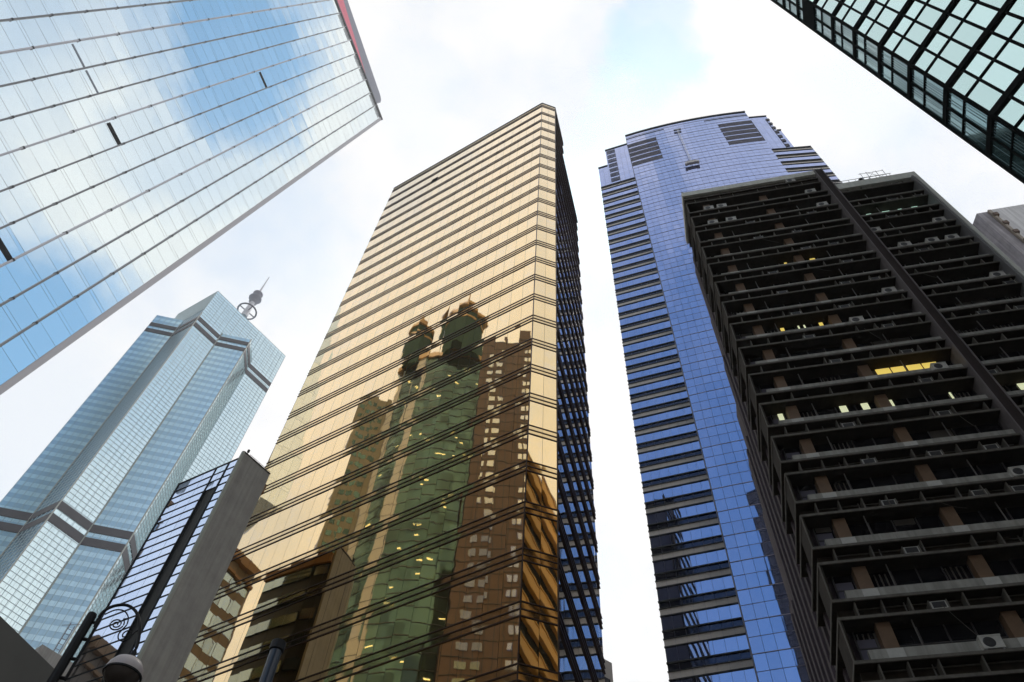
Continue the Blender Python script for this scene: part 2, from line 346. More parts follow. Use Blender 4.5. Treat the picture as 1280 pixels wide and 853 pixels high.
# ------------------------------------------------------------------ star-plan pale tower with mast (far)
st = thing('mast_tower', 'pale blue-green stepped skyscraper with brown bands and a mast on top', 'skyscraper', (-140, 215, 0))
U0, U1, U2, U3, U4, U5 = (-163.7, 195.6), (-151.9, 197.4), (-141.1, 190.2), (-133.0, 200.2), (-119.9, 202.3), (-120.9, 215.4)
Wd = 49.5; fW = Fr(U2, az=Wd); Wend = fW.pt(45, 0, 0)
fF2b = Fr(U2, az=-34.6)
HM = 323.5; HB = 306.5
back = [fW.pt(0, 0, 0), fW.pt(45, 0, 0), fW.pt(45, -32, 0), fF2b.pt(-32, 0, 0)]
m = MB().prism([fW.pt(.2, -.3, 0), fW.pt(44.8, -.3, 0), fW.pt(44.8, -32, 0), fF2b.pt(-24, -.8, 0), fF2b.pt(-.3, -.3, 0)], 0, HM - .4)
m.prism([fW.pt(6, -3, 0), fW.pt(38, -3, 0), fW.pt(38, -24, 0), fW.pt(6, -24, 0)], HM - 1, HM + 3.6)
s1_, s2_ = between(U0, U1), between(U1, U2); s4, s5 = between(U3, U4), between(U4, U5)
m.prism([s1_.pt(.1, -.3, 0), s1_.pt(s1_.L - .2, -.3, 0), s2_.pt(s2_.L, -.6, 0), s1_.pt(2, -20, 0), s1_.pt(.1, -16, 0)], 0, HB)
m.prism([s4.pt(.3, -.3, 0), s4.pt(s4.L - .3, -.3, 0), s5.pt(s5.L, -.5, 0), fW.pt(22, -3, 0), fW.pt(12, -3, 0)], 0, 302)
m.build('core_wall', star_spandrel, st)
PH = 3.9
def curtain(f, s0, s1, ztop, striped, nm, mats):
    gA, gB, ln = MB(), MB(), MB(); z = ztop; k = 0
    while z > 90:
        h = PH * .5
        if striped: (gA if k % 2 else gB).panes(f, s0, s1, z - h, z, 1.9, 9, 0, .003, .03)
        else: gA.panes(f, s0, s1, z - h, z, 1.9, 9, 0, .003, .03)
        z -= h; k += 1
    nA = len(gA.f); i0 = len(gA.v); gA.v += gB.v; gA.f += [tuple(v + i0 for v in q) for q in gB.f]
    o = gA.build('glass_facade', mats[0], st, nm)
    if gB.f:
        o.data.materials.append(mats[1])
        for q in range(nA, len(gA.f)): o.data.polygons[q].material_index = 1
    z = ztop; k = 0
    n = max(1, round((s1 - s0) / 2.3))
    for i in range(n + 1): a = s0 + (s1 - s0) * i / n; ln.box(f, a - .07, a + .07, -.05, .12, 90, ztop)
    if not striped:
        while z > 90: ln.box(f, s0, s1, -.05, .09, z - .17, z); z -= PH / 2 if k % 2 else PH / 2; k += 1
    ln.build('mullion_grid', star_line, st)
curtain(s1_, 0, s1_.L, HB, True, 'blue striped face, farthest left', (star_blue, star_spandrel))
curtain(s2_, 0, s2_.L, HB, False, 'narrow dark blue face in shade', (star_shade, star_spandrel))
curtain(fW, 0, 12.4, HM, False, 'pale gridded face', (star_glass, star_spandrel))
curtain(s4, 0, s4.L, 302.5, True, 'blue striped projecting face', (star_blue, star_spandrel))
curtain(s5, 0, s5.L, 302.5, False, 'narrow pale side face', (star_glass, star_spandrel))
curtain(fW, 27, 45, HM, False, 'pale gridded face on the right', (star_glass, star_spandrel))
up = MB().panes(fW, 12.4, 27, 302.5, HM, 1.9, PH / 2, 0, .003, .03); up.panes(fF2b, -26, 0, HB, HM, 1.9, PH / 2, 0, .003, .03)
up.build('glass_facade', star_glass, st, 'upper pale wall around the top')
m = MB()
for k in range(12):
    z = HM - .2 - k * PH / 2; m.box(fW, 12.4, 27, -.05, .09, z - .22, z)
    if z > HB: m.box(fF2b, -26, 0, -.05, .15, z - .3, z)
for i in range(5): m.box(fW, 12.4 + 3.65 * i - .1, 12.4 + 3.65 * i + .1, -.05, .1, 302.5, HM)
m.build('mullion_grid', star_line, st)
fT = Fr(fW.pt(6, -3, 0), az=Wd); MB().panes(fT, 0, 32, HM, HM + 3.6, 1.9, 1.8, .05, .003, .03).build('roof_screen', star_glass, st)
for zb in (300.0, 295.2, 182.5, 177.0):
    m = MB(); h = 2.6 if zb > 200 else 3.2
    for f, a, b in ((s1_, 0, s1_.L), (s2_, 0, s2_.L), (fW, 0, 12.4), (s4, 0, s4.L), (s5, 0, s5.L), (fW, 27.2, 45)): m.box(f, a, b, -.1, .2, zb - h, zb)
    m.build('mechanical_band', star_louver, st)
edge = MB()
for f, a in ((s2_, 0), (s4, 0), (s5, 0), (fW, 0)): edge.box(f, a - .2, a + .2, -.1, .3, 90, 303)
edge.build('corner_trim', mat('pale_trim', (.45, .46, .42), .5), st)
# mast
mc = Vector((-137.5, 219.5, 0)) 
mc = Vector((-131.2, 204.3, 0)); mc = fW.pt(17.5, -2.5, 0)
z = HM + 3
ms = MB(); ms.tube([mc + Vector((0, 0, z)), mc + Vector((0, 0, z + 16))], 1.7, 12, 1.1); ms.tube([mc + Vector((0, 0, z + 16)), mc + Vector((0, 0, z + 41))], .7, 8, .2)
mast = ms.build('mast', cwhite, st, 'white lattice mast on the roof')
m = MB()
def torus(m, c, Rr, r, n=28, q=8):
    pts = [c + Vector((math.cos(2 * math.pi * i / n) * Rr, math.sin(2 * math.pi * i / n) * Rr, 0)) for i in range(n + 1)]; m.tube(pts, r, q, cap=False)
torus(m, mc + Vector((0, 0, z + 5)), 4.6, .42)
for i in range(4): a = math.pi / 4 + i * math.pi / 2; m.tube([mc + Vector((0, 0, z + 5)), mc + Vector((math.cos(a) * 4.6, math.sin(a) * 4.6, z + 5))], .3, 6)
m.build('ring', mast_grey, mast)
m = MB().lathe(mc + Vector((0, 0, z + 13)), [(.7, 0), (2.2, 1.2), (1.1, 2.2), (.7, 3.2), (3.3, 4.6), (3.2, 4.9), (.6, 5.1), (.6, 8.2), (2.6, 9.2), (2.4, 9.6), (.4, 10)], 12)
m.build('dish_cluster', mat('mast_dish', (.42, .42, .48), .5), mast)

# ------------------------------------------------------------------ small mirror-fronted building with grey side wall
sa, sb, sc2 = (-24.45, 43.2), (-19.3, 39.95), (-17.55, 42.0)
f1, f2 = between(sa, sb), between(sb, sc2)
sm_ = thing('office_block', 'slim blue-fronted building with a plain grey side wall, left of the gold tower', 'office block', (-21, 43, 0))
MB().prism([f1.pt(.05, -.06, 0), f1.pt(f1.L - .3, -.06, 0), f2.pt(0, -.28, 0), f2.pt(f2.L, -.2, 0), f1.pt(5.0, -3.1, 0), f1.pt(.05, -3.6, 0)], 0, 45.2).build('core_wall', dark_metal, sm_)
MB().box(f2, -.02, f2.L, -.25, 0, 0, 45.95).build('side_wall', grey_render, sm_, 'plain grey rendered side wall')
bl = mat('blue_mirror_glass', (.58, .70, .92), .02, 1, var=.08, bump=.003, bscale=.5)
m = MB()
FHs = .83; zz = 45.3; zl_ = []
while zz > 1: zl_.append(zz); zz -= FHs
for i in range(len(zl_) - 1):
    m.panes(f1, .06, 3.78, zl_[i + 1], zl_[i], 1.24, 9, 0, .0012, .012); 
    m.panes(f1, 4.98, 5.95, zl_[i + 1], zl_[i], 1.5, 9, 0, .004, .012)
    if zl_[i] > 43.6: m.panes(f1, 3.78, 4.98, zl_[i + 1], zl_[i], .75, 9, .01, .004, .012)
m.build('glass_facade', bl, sm_)
m = MB()
for z in zl_: m.box(f1, 0, 3.78, -.02, .05, z - .017, z + .017); m.box(f1, 4.98, 5.98, -.02, .05, z - .017, z + .017)
for z in zl_[:3]: m.box(f1, 3.78, 4.98, -.02, .055, z - .017, z + .017)
m.box(f1, 0, .06, -.1, .07, 0, 45.4); m.box(f1, 3.74, 3.80, -.6, .07, 0, 45.3); m.box(f1, 4.95, 5.01, -.6, .07, 0, 45.3)
m.build('window_frame', dark_metal, sm_)
MB().box(f1, 3.8, 4.95, -.9, -.62, 0, 43.6).build('slot_glass', win_dark, sm_, 'dark recessed vertical slot')
m = MB(); m.box(f1, 3.8, 4.95, -.6, -.02, 43.55, 43.62)
z = 42.4
while z > 2: m.box(f1, 3.8, 4.95, -.6, -.5, z, z + .08); z -= FHs * 2
m.build('slot_bar', dark_metal, sm_)
lw = MB()
for zz in (27.6, 25.4, 23.2): lw.box(f1, 4.3, 4.6, -.6, -.56, zz, zz + .22)
lw.build('lit_window', mat('amber_room', (.4, .3, .1), .6, emit=(.8, .55, .15), estr=.35), sm_)
m = MB(); m.box(f1, 5.96, 6.14, -.1, .1, 0, 45.98); m.build('edge_trim', mat('pale_edge', (.42, .45, .42), .6), sm_)
m = MB(); m.box(f1, 0, 5.96, -.4, .03, 45.3, 45.42); m.box(f2, 0, f2.L, -.2, .04, 45.95, 46.05); m.build('roof_edge', dark_metal, sm_)
for a in (1.9, 2.9): MB().lathe(f1.pt(a, -.2, 45.42), [(0, 0), (.09, 0), (.11, .12), (.03, .32), (0, .34)], 8).build('roof_lamp', dark_metal, sm_)
m = MB().tube([f2.pt(.35, -.1, 46), f2.pt(.35, -.1, 46.45)], .04, 6); m.lathe(f2.pt(.35, -.1, 46.3), [(0, 0), (.1, .05), (.1, .25), (0, .3)], 8); m.build('roof_spike', dark_metal, sm_)
m = MB()
m.tube([f2.pt(.6, -.12, 46.3), f2.pt(f2.L, -.12, 46.3)], .02, 5)
for q in range(5): m.tube([f2.pt(.6 + .5 * q, -.12, 46.0), f2.pt(.6 + .5 * q, -.12, 46.3)], .015, 5)
m.build('roof_railing', mat('pink_rail', (.5, .35, .42), .5), sm_)

# ------------------------------------------------------------------ violet-blue tower
pt_ = thing('curved_tower', 'tall violet-blue glass tower with striped wings behind the dark balcony building', 'skyscraper', (42, 75, 0))
W0 = (20.44, 77.03); fw = Fr(W0, az=-22.66)
ba, bb, bc = (28.1, 70.8), (43.7, 65.2), (61.0, 60.95)
cv = []                                    # curved bay front through the three points
NB = 12
for i in range(NB + 1):
    t = i / NB; l0 = (1 - t) * (1 - 2 * t); l1 = 4 * t * (1 - t); l2 = t * (2 * t - 1)
    cv.append((ba[0] * l0 + bb[0] * l1 + bc[0] * l2, ba[1] * l0 + bb[1] * l1 + bc[1] * l2))
fr = Fr((63.3, 62.8), az=-9.66)
m = MB().prism([Vector((p[0], p[1], 0)) + Vector((.15, .35, 0)) for p in cv] + [Vector((66, 88, 0)), Vector((36, 96, 0))], 0, 229.6)
m.prism([fw.pt(.1, -.3, 0), fw.pt(9.6, -.3, 0), fw.pt(16, -20, 0), fw.pt(.1, -10, 0)], 0, 202.8)
m.prism([fw.pt(.1, -.3, 202), fw.pt(9.6, -.3, 202), fw.pt(16, -20, 202), fw.pt(.1, -10, 202)], 202, 217.6)
m.prism([fw.pt(2.7, -.3, 202), fw.pt(9.6, -.3, 202), fw.pt(16, -20, 202), fw.pt(2.7, -10, 202)], 217, 230.6)
m.prism([fr.pt(-3, -.3, 0), fr.pt(9.4, -.3, 0), fr.pt(9.4, -14, 0), fr.pt(-6, -16, 0)], 0, 202.6)
m.prism([fr.pt(-3, -.3, 0), fr.pt(5.3, -.3, 0), fr.pt(5.3, -14, 0), fr.pt(-6, -16, 0)], 202, 217.6)
m.prism([fr.pt(-3, -.3, 0), fr.pt(4.4, -.3, 0), fr.pt(4.4, -14, 0), fr.pt(-6, -16, 0)], 217, 231)
m.build('core_wall', mat('tower_core', (.30, .31, .38), .6), pt_)
m = MB(); dj = MB()
for p, q in zip(cv[:-1], cv[1:]):
    f = between(p, q); z = 229.6
    zlist = []
    while z > 20: zlist.append(z); z -= 2.1
    for z1, z0 in zip(zlist[:-1], zlist[1:]): m.panes(f, 0, f.L, z0, z1, 1.45, 9, 0, .0035, .02)
    for i, z1 in enumerate(zlist): dj.box(f, 0, f.L, -.04, .05 if i % 2 else .02, z1 - .06, z1 + (.02 if i % 2 else -.03))
m.build('bay_glass', purple_glass, pt_, 'bowed centre bay of violet-blue glass')
dj.build('transom', mat('mauve_line', (.30, .27, .33), .5), pt_)
m = MB(); f0 = between(cv[0], cv[1]); fN = between(cv[-2], cv[-1])
fs = between(fw.pt(9.5, 0, 0), ba); m.panes(fs, 0, fs.L, 20, 229.6, 1.2, 2.1, .02, .003, .02); m.build('return_glass', purple_glass, pt_); m = MB()
m.panes(fw, 2.7, 9.6, 203.3, 230.6, 1.3, 2.1, 0, .003, .02); m.panes(fw, 0, 2.7, 203.3, 217.8, 1.3, 2.1, .0, .003, .02)
m.build('upper_glass', purple_glass, pt_, 'plain glass of the stepped left wing top'); m = MB()
m.panes(fr, -2.6, 4.45, 203, 231, 1.3, 2.1, 0, .003, .02); m.panes(fr, 4.45, 5.4, 203, 217.8, 1.0, 2.1, 0, .003, .02)
m.build('upper_glass', purple_glass, pt_, 'plain glass of the stepped right wing top')
def louvers(m, f, a, b, z0, z1, n, h=.5):
    for i in range(n):
        z = z1 - (z1 - z0) * i / (n - 1 if n > 1 else 1); m.box(f, a, b, .01, .12, z - h, z)
for a0, a1, nn_ in ((0, 6, 5), (6, 12, 5)): pass
# louvre panels on the bay (left and right) and on the wing tops
for rng_, nm2 in ((range(0, 3), 'left'), (range(9, 12), 'right')):
    m = MB(); gq = MB()
    for i in rng_:
        f = between(cv[i], cv[i + 1])
        for row in range(5):
            zt = 221.2 - row * 3.7
            gq.box(f, 0, f.L, .02, .06, zt - 2.2, zt)
            for j in range(4): m.box(f, 0, f.L, .05, .16, zt - .12 - j * .62, zt + .05 - j * .62)
    m.box(f, f.L - .06, f.L, .05, .16, 204, 221.2); gq.box(f, f.L - .06, f.L, .02, .06, 204, 221.2)
    q_ = m.build('louver', louver_dark, pt_); gq.build('louver_backing', mat('louver_back', (.30, .29, .36), .5), q_)
m = MB()
m.box(fw, 5.42, 5.5, .02, .12, 203, 229.2)
for row in range(7):
    for j in range(4): m.box(fw, 3.0, 5.5, .05, .16, 229 - row * 3.7 - j * .62, 229.2 - row * 3.7 - j * .62); 
m.build('louver', louver_dark, pt_); m = MB(); m.box(fr, 3.6, 3.68, .02, .12, 203, 228.2)
for row in range(7):
    for j in range(3): m.box(fr, 3.6, 4.6, .05, .2, 228 - row * 3.7 - j * .62, 228.3 - row * 3.7 - j * .62)
m.build('louver', louver_dark, pt_)
m = MB()
for i in list(range(0, 4)): f = between(cv[i], cv[i + 1]); m.box(f, 0, f.L, .02, .1, 226.3, 226.6)
for i in list(range(8, 12)): f = between(cv[i], cv[i + 1]); m.box(f, 0, f.L, .02, .1, 226.3, 226.6)
for p, q in zip(cv[:-1], cv[1:]): f = between(p, q); m.box(f, -.02, f.L + .02, -.3, .25, 229.5, 230)
m.box(fw, 2.65, 9.6, -.3, .2, 230.5, 231); m.box(fw, -.05, 2.7, -.3, .2, 217.7, 218.2); m.box(fr, -2.6, 4.5, -.3, .2, 231, 231.4); m.box(fr, 4.4, 5.5, -.3, .2, 217.7, 218.2)
m.build('roof_edge', dark_metal, pt_)
zb = 203.2; bands = []
while zb > 24:
    bands.append(zb); zb -= 4.8 if zb > 126 else 4.25
for i, z in enumerate(bands):
    hh = 4.8 if z > 126 else 4.25
    for f, a, b in ((fw, 0, 9.5), (fr, -2.2, 9.5)):
        m = MB(); gl = MB(); dk = MB(); st_ = MB()
        gl.panes(f, a, b, z - hh, z - 2.15, 1.35, 9, 0, .0045, .015)
        dk.panes(f, a, b, z - 1.1, z, 1.35, 9, -.01, .003, .02)
        st_.panes(f, a, b, z - 2.1, z - 1.12, 1.35, 9, .06, 0, .012)
        m.box(f, a - .05, b, -.1, .16, z - .1, z + .06); m.box(f, a - .05, b, -.1, .2, z - 1.18, z - 1.08); m.box(f, a - .05, b, -.1, .14, z - 2.2, z - 2.08)
        t_ = st_.build('granite_band', granite, pt_); m.build('band_trim', dark_metal, t_)
        gl.build('window_band', purple_glass, pt_); dk.build('smoked_band', purple_dark, pt_)
# right and left end walls of the wings
fe = Fr(fr.pt(9.5, 0, 0), az=-9.66 + 90); MB().panes(fe, 0, 12, 20, 203, 1.5, 2.1, .05, .003, .02).build('end_glass', purple_glass, pt_)
# window cleaning gondola on the bay
fg = between(cv[5], cv[6]); gp = fg.pt(.6, .5, 0)
gd = thing('cleaning_gondola', 'thin white cleaning gondola near the top of the violet-blue tower', 'gondola', tuple(fg.pt(.6, .6, 195.0)))
m = MB()
for a in (.45, .75): m.tube([fg.pt(a, .5, 194.5), fg.pt(a, .5, 222)], .07, 6)
m.build('cable', cwhite, gd)
m = MB(); m.box(fg, -.6, 1.8, .3, 1.0, 194.2, 194.5); m.box(fg, -.6, 1.8, .9, 1.0, 194.5, 195.3); m.box(fg, -1.1, -.6, .3, 1.0, 193.9, 194.9); m.box(fg, 1.8, 2.4, .3, 1.0, 193.9, 194.9)
m.build('cradle', mat('cradle_metal', (.45, .42, .42), .5), gd)
m = MB(); m.box(fg, -.4, 1.6, .2, .6, 222, 222.6); m.build('hanger', mast_grey, gd)

# ------------------------------------------------------------------ dark balcony building
db = thing('balcony_building', 'dark brown concrete block with projecting ledges and many air conditioners', 'office block', (26, 30, 0))
fd = Fr((15.4376, 27.9982), az=-15.417)
Z0 = 24.98; PF = 3.158
KF = range(-7, 16)
def zlow(k): return Z0 + PF * k
TOPK = 15
SL, SR0, SR1 = 12.35, 13.05, 19.45
roofL, roofR = 75.0, 71.05
m = MB(); m.box(fd, .9, 19.9, -9, -1.35, 0, roofR - 1.0); m.box(fd, .9, SL, -9, -1.35, 60, roofL - 1); m.build('core_wall', black_hole, db)
for k in KF:
    z = zlow(k)
    if z < 1 or z > 73: continue
    for a, b, rt in ((-.02, SL, roofL), (SR0, SR1, roofR)):
        if z + 1.1 > rt - .4: continue
        side = a < 0
        lg = MB(); lg.box(fd, a, b, -1.35, -.06, z + .02, z + .14); lg.box(fd, a, b, -1.35, -.02, z + .95, z + 1.07)
        if side:
            lg.box(fd, a, a + .55, -1.3, -.06, z + .14, z + .95) if False else None
            lg.box(fd, a, a + .12, -.95, -.05, z + 1.07, z + PF + .02)
            lg.box(fd, a + .01, a + .5, -4.6, -1.35, z + .02, z + .14); lg.box(fd, a + .01, a + .5, -4.6, -1.35, z + .95, z + 1.07)
            lg.box(fd, a + .0, a + .12, -1.8, -.95, z + 1.07, z + PF + .02)
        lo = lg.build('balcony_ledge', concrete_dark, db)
        lp = MB(); lp.box(fd, a - .02, b, -.06, 0, z, z + .15); lp.box(fd, a - .02, b, -.02, .05, z + .93, z + 1.08)
        if side:
            lp.box(fd, a - .03, a + .03, -.06, -.01, z + 1.08, z + PF); lp.box(fd, a - .045, a - .02, -4.6, 0, z, z + .13); lp.box(fd, a - .045, a - .02, -4.6, .03, z + .95, z + 1.07)
        lp.build('ledge_lip', concrete_lip, lo)
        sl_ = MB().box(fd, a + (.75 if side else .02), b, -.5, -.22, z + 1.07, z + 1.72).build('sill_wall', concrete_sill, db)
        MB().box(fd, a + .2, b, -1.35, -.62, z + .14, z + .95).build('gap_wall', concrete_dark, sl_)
        br = MB(); q = a + .9
        while q < b - .3:
            br.box(fd, q, q + .07, -.6, -.1, z + .14, z + .95); q += random.choice((1.15, 1.7, 1.2, 2.3))
        br.box(fd, a + .9, b - .3, -.60, -.56, z + .86, z + .92); br.build('bracket_fin', concrete_lip, lo)
        # windows between the columns
        zt = z + PF; cols = [a + .75 if side else a, 1.5, 6.7, 11.9, 17.1, b]
        cols = [c for c in (1.5, 6.7) if a < c < b - .2]
        for c in cols: MB().box(fd, c - .03, c + .66, -.225, -.215, z + 1.09, z + 1.70).build('sill_block', mat('clean_concrete', (.50, .49, .45), .7, noise=.2, nscale=3), sl_)
        for c in cols: MB().box(fd, c, c + .62, -1.0, -.42, z + 1.07, zt + .02).build('column', tile, db)
        segs = []; x = a + (.6 if side else .02)
        for c in cols: segs.append((x, c)); x = c + .62
        segs.append((x, b))
        if side: MB().box(fd, .62, 1.38, -.965, -.95, z + 1.55, z + 2.75).build('pane_reflection', mat('grey_reflection', (.13, .125, .16), .15), db)  # flat grey panel, the leftmost pane's pale reflection put in as colour
        for x0, x1 in segs:
            if x1 - x0 < .3: continue
            wn = MB().panes(fd, x0, x1, z + 1.5, zt + .1, 1.15, 9, -.98, .012, .03).build('window', win_dark, db)
            fm = MB(); n_ = max(1, round((x1 - x0) / 1.15))
            for i in range(n_ + 1): xx = x0 + (x1 - x0) * i / n_; fm.box(fd, xx - .03, xx + .03, -1.0, -.92, z + 1.5, zt)
            fm.box(fd, x0, x1, -1.0, -.92, z + 2.25, z + 2.31); fm.build('window_frame', win_frame, wn)
            if random.random() < .75:
                bn = MB()
                for i in range(n_):
                    if random.random() < .4:
                        xx = x0 + (x1 - x0) * i / n_; ww = (x1 - x0) / n_; hh2 = random.uniform(.3, 1.2)
                        if random.random() < .5: bn.box(fd, xx + .08, xx + ww - .08, -.97, -.955, zt - hh2, zt)
                        else:
                            for j in range(4): bn.box(fd, xx + .1 + j * .24, xx + .17 + j * .24, -.97, -.955, z + 1.6, zt - .1)
                if bn.v: bn.build('blind', blind, wn)
# make the panes slightly see-through dark glass in front of the blinds: lit rooms sit in the window plane
def lit(s0, s1, k, ml, n=1, h0=.62, h1=1.0, lab=None):
    z = zlow(k); m = MB(); wd = (s1 - s0) / n
    for i in range(n): m.box(fd, s0 + i * wd + .05, s0 + (i + 1) * wd - .05, -.95, -.90, z + PF * h0, z + PF * h1)
    m.build('lit_window', ml, db, lab)
lit(7.75, 11.5, 5, lit_y, 4, .76, 1.02, 'long bright yellow lit window on the middle floor')
for a, b, k, ml in ((3.35, 3.7, 7, lit_y), (4.55, 4.75, 7, lit_w), (4.95, 5.15, 7, lit_w), (6.0, 6.35, 7, lit_y), (4.6, 5.1, 4, lit_w), (5.85, 6.35, 4, lit_w), (.95, 1.35, 4, lit_w), (7.4, 7.75, 4, lit_w),
                    (13.5, 13.9, 4, lit_w), (14.7, 15.2, 4, lit_w), (5.9, 6.2, 10, lit_y), (7.9, 8.4, 10, lit_y), (10.9, 11.1, 4, lit_w), (14.3, 14.8, 12, lit_g), (15.6, 16.3, 12, lit_g), (16.9, 17.3, 12, lit_g), (18.0, 18.6, 12, lit_g)):
    lit(a, b, k, ml, 1, .6 if ml is not lit_y else .72, 1.0)
# left roof slab, right roof slab
m = MB(); m.box(fd, -.12, SL + .05, -5, .12, 74.1, 75.0); m.build('roof_slab', concrete_roof, db, 'pale grey roof parapet over the left part')
m = MB(); m.box(fd, SR0, 20.07, -5, .10, 69.9, 71.05); m.box(fd, 19.78, 20.07, -6, .10, 0, 69.9); m.build('roof_slab', concrete_roof, db, 'pale grey parapet and right edge strip')
m = MB(); m.box(fd, SR1 + .12, 19.78, -6, -.3, 0, 69.9); m.build('end_wall', concrete_dark, db)
m = MB(); m.box(fd, SR1 - .05, SR1 + .12, -1, .25, 0, 69.9); m.build('end_fin', alu, db)
m = MB(); m.box(fd, SL + .02, SR0 - .02, -.9, .26, 0, 74.75); bf = m.build('vertical_beam', beam_face, db, 'dark brown full-height vertical beam')
m = MB(); m.box(fd, SL - .02, SL + .05, -.88, .33, 0, 74.8); m.box(fd, SR0 - .06, SR0 + .01, -.88, .33, 0, 74.8); m.build('beam_edge', mat('beam_grey', (.17, .15, .15), .6, noise=.3, streak=.3), bf)
MB().box(fd, .1, SL, -1.35, -.15, 72.9, 74.1).build('roof_beam', concrete_dark, db)
# side wall stepping back, with pilaster strips
fsd = Fr(fd.pt(0, 0, 0), d=tuple(-fd.n), n=tuple(-fd.d), u=(0, 0, 1))      # s runs back, o to the left
steps = [(7.8, 72.6), (6.4, 70.4)]
m = MB(); prev = 0
m.box(fsd, 1.0, 7.8, -1.5, -.35, 0, 73.0)
for i, (dpt, zt) in enumerate([(8.2, 64), (8.9, 57.5), (10.2, 52.5), (11.6, 48.2), (12.4, 43.5), (13.2, 36)]): m.box(fsd, 1.0, dpt, -1.5 - .004 * i, -.354 - .002 * i, 0, zt)
m.build('side_wall', mauve, db)
m = MB(); x = 1.5
while x < 13:
    top = 73 if x < 7.2 else 57 if x < 8.4 else 48 if x < 11 else 35
    m.box(fsd, x, x + .62, -.36, -.33, 0, top); x += 1.25
m.build('side_window_strip', black_hole, db)
m = MB(); x = 1.0
while x < 13:
    top = 73 if x < 7.2 else 57 if x < 8.4 else 48 if x < 11 else 35
    m.box(fsd, x, x + .45, -.36, -.22, 0, top); x += 1.25
m.build('side_pilaster', mauve, db)
# pipes and loose cables on the front
m = MB()
for s_ in (3.05, 9.3, 15.2):
    m.tube([fd.pt(s_, -.45, z_) for z_ in (6, 30, 50, 69)], .035, 6)
m.build('drain_pipe', mat('pipe_grey', (.12, .11, .10), .6), db)
for s_, k, ln_, dr in ((4.35, 0, 1.1, 1.9), (8.2, 7, .8, 1.4), (4.5, 12, 1.6, 1.1), (10.0, 4, .7, 1.3), (6.3, 2, 1.5, .7), (13.9, 9, 1.2, 1.0), (7.2, 10, 1.4, .8)):
    z_ = zlow(k) + .3
    MB().tube([fd.pt(s_ + ln_ * t / 8, .03 - .25 * t / 8, z_ - dr * (t / 8) ** 1.4 - .25 * math.sin(math.pi * t / 8)) for t in range(9)], .012, 5).build('cable', concrete_lip, db)
# roof rail and plant frame
m = MB()
for zz in (71.9, 72.5): m.tube([fd.pt(13.6, -.35, zz), fd.pt(18.6, -.35, zz)], .025, 5)
for i in range(9): m.tube([fd.pt(13.6 + .6 * i, -.35, 71), fd.pt(13.6 + .6 * i, -.35, 72.5)], .02, 5)
m.build('roof_railing', steel, db)
ant = thing('roof_frame', 'thin steel antenna frame on the roof edge of the dark balcony building', 'antenna', tuple(fd.pt(17, -1.3, 71.1)))
m = MB()
for x in (16.2, 16.75, 17.6, 18.2): m.tube([fd.pt(x, -.6, 71), fd.pt(x + .2, -.6, 74.2)], .028, 5)
for zz in (73.0, 74.0): m.tube([fd.pt(16.2, -.6, zz), fd.pt(18.4, -.6, zz)], .022, 5)
m.tube([fd.pt(16.2, -.6, 71.8), fd.pt(17.6, -.6, 74.1)], .02, 5); m.tube([fd.pt(16.9, -.6, 74.2), fd.pt(18.3, -.6, 72)], .02, 5); m.build('strut', steel, ant)
m = MB().lathe(fd.pt(16.0, -.6, 72.4), [(0, 0), (.22, .05), (.22, .3), (0, .36)], 8); m.build('aerial_box', dark_metal, ant)

# air conditioners: condensers on the upper ledge, window units in the gap between the ledges
CND = [(1.82, 14), (3.0, 14), (1.67, 13), (3.27, 13), (10.97, 14), (11.13, 13), (9.94, 15), (8.11, 7), (11.3, 8), (18.5, 8), (10.94, 5), (16.62, 10), (18.06, 10), (18.37, 11), (13.44, 11), (14.62, 10), (11.07, 2), (5.54, -1)]
WND = [(9.56, 4), (7.86, 3), (10.66, 3), (8.71, 2), (10.59, 2), (4.4, 2), (4.34, 0), (4.35, 1), (11.03, 9), (8.97, 9), (9.81, 7), (9.84, 6), (9.79, 5), (15.75, 7), (18.08, 7), (18.86, 8), (13.4, 5), (4.64, 8), (4.69, 7), (5.52, 6), (4.34, 4), (4.47, 3), (9.95, 13), (7.91, 12), (4.75, 12), (7.82, 11), (9.96, 11), (4.5, 10), (10.07, 10), (4.44, 9), (7.96, 8), (4.74, 13), (17.97, 14), (16.73, 13), (15.53, 12), (15.66, 10), (18.7, 13)]
ORD = ['topmost', 'second', 'third', 'fourth', 'fifth', 'sixth', 'seventh', 'eighth', 'ninth', 'tenth', 'eleventh', 'twelfth', 'thirteenth', 'fourteenth', 'fifteenth', 'sixteenth', 'seventeenth']
def row_word(k): return ORD[max(0, 15 - k)] + ' floor' + (' from the top' if k < 15 else '')
def box0(x0, x1, y0, y1, z0, z1):
    return MB().box(Fr((0, 0), d=(1, 0, 0), n=(0, -1, 0), u=(0, 0, 1)), x0, x1, y0, y1, z0, z1)
def make_condenser():
    t = thing('air_conditioner', '', 'air conditioner', (0, 0, 0), 'outdoor air conditioner units on the dark building')
    m = box0(-.42, .42, -.02, .30, .04, .62); m.box(Fr((0, 0), d=(1, 0, 0), n=(0, -1, 0), u=(0, 0, 1)), -.44, .44, -.04, .32, .60, .66); m.build('casing', ac_case, t)
    m = MB().lathe((-.1, -.30, .33), [(0, .012), (.07, .012), (.08, .02), (.22, .02), (.245, .0), (.245, -.03)], 20, Vector((1, 0, 0)), Vector((0, 0, 1)), Vector((0, -1, 0))); m.build('fan', ac_dark, t)
    m = box0(-.36, -.30, 0, .28, -.02, .04); m.box(Fr((0, 0), d=(1, 0, 0), n=(0, -1, 0), u=(0, 0, 1)), .30, .36, 0, .28, -.02, .04); m.build('foot', steel, t)
    return t
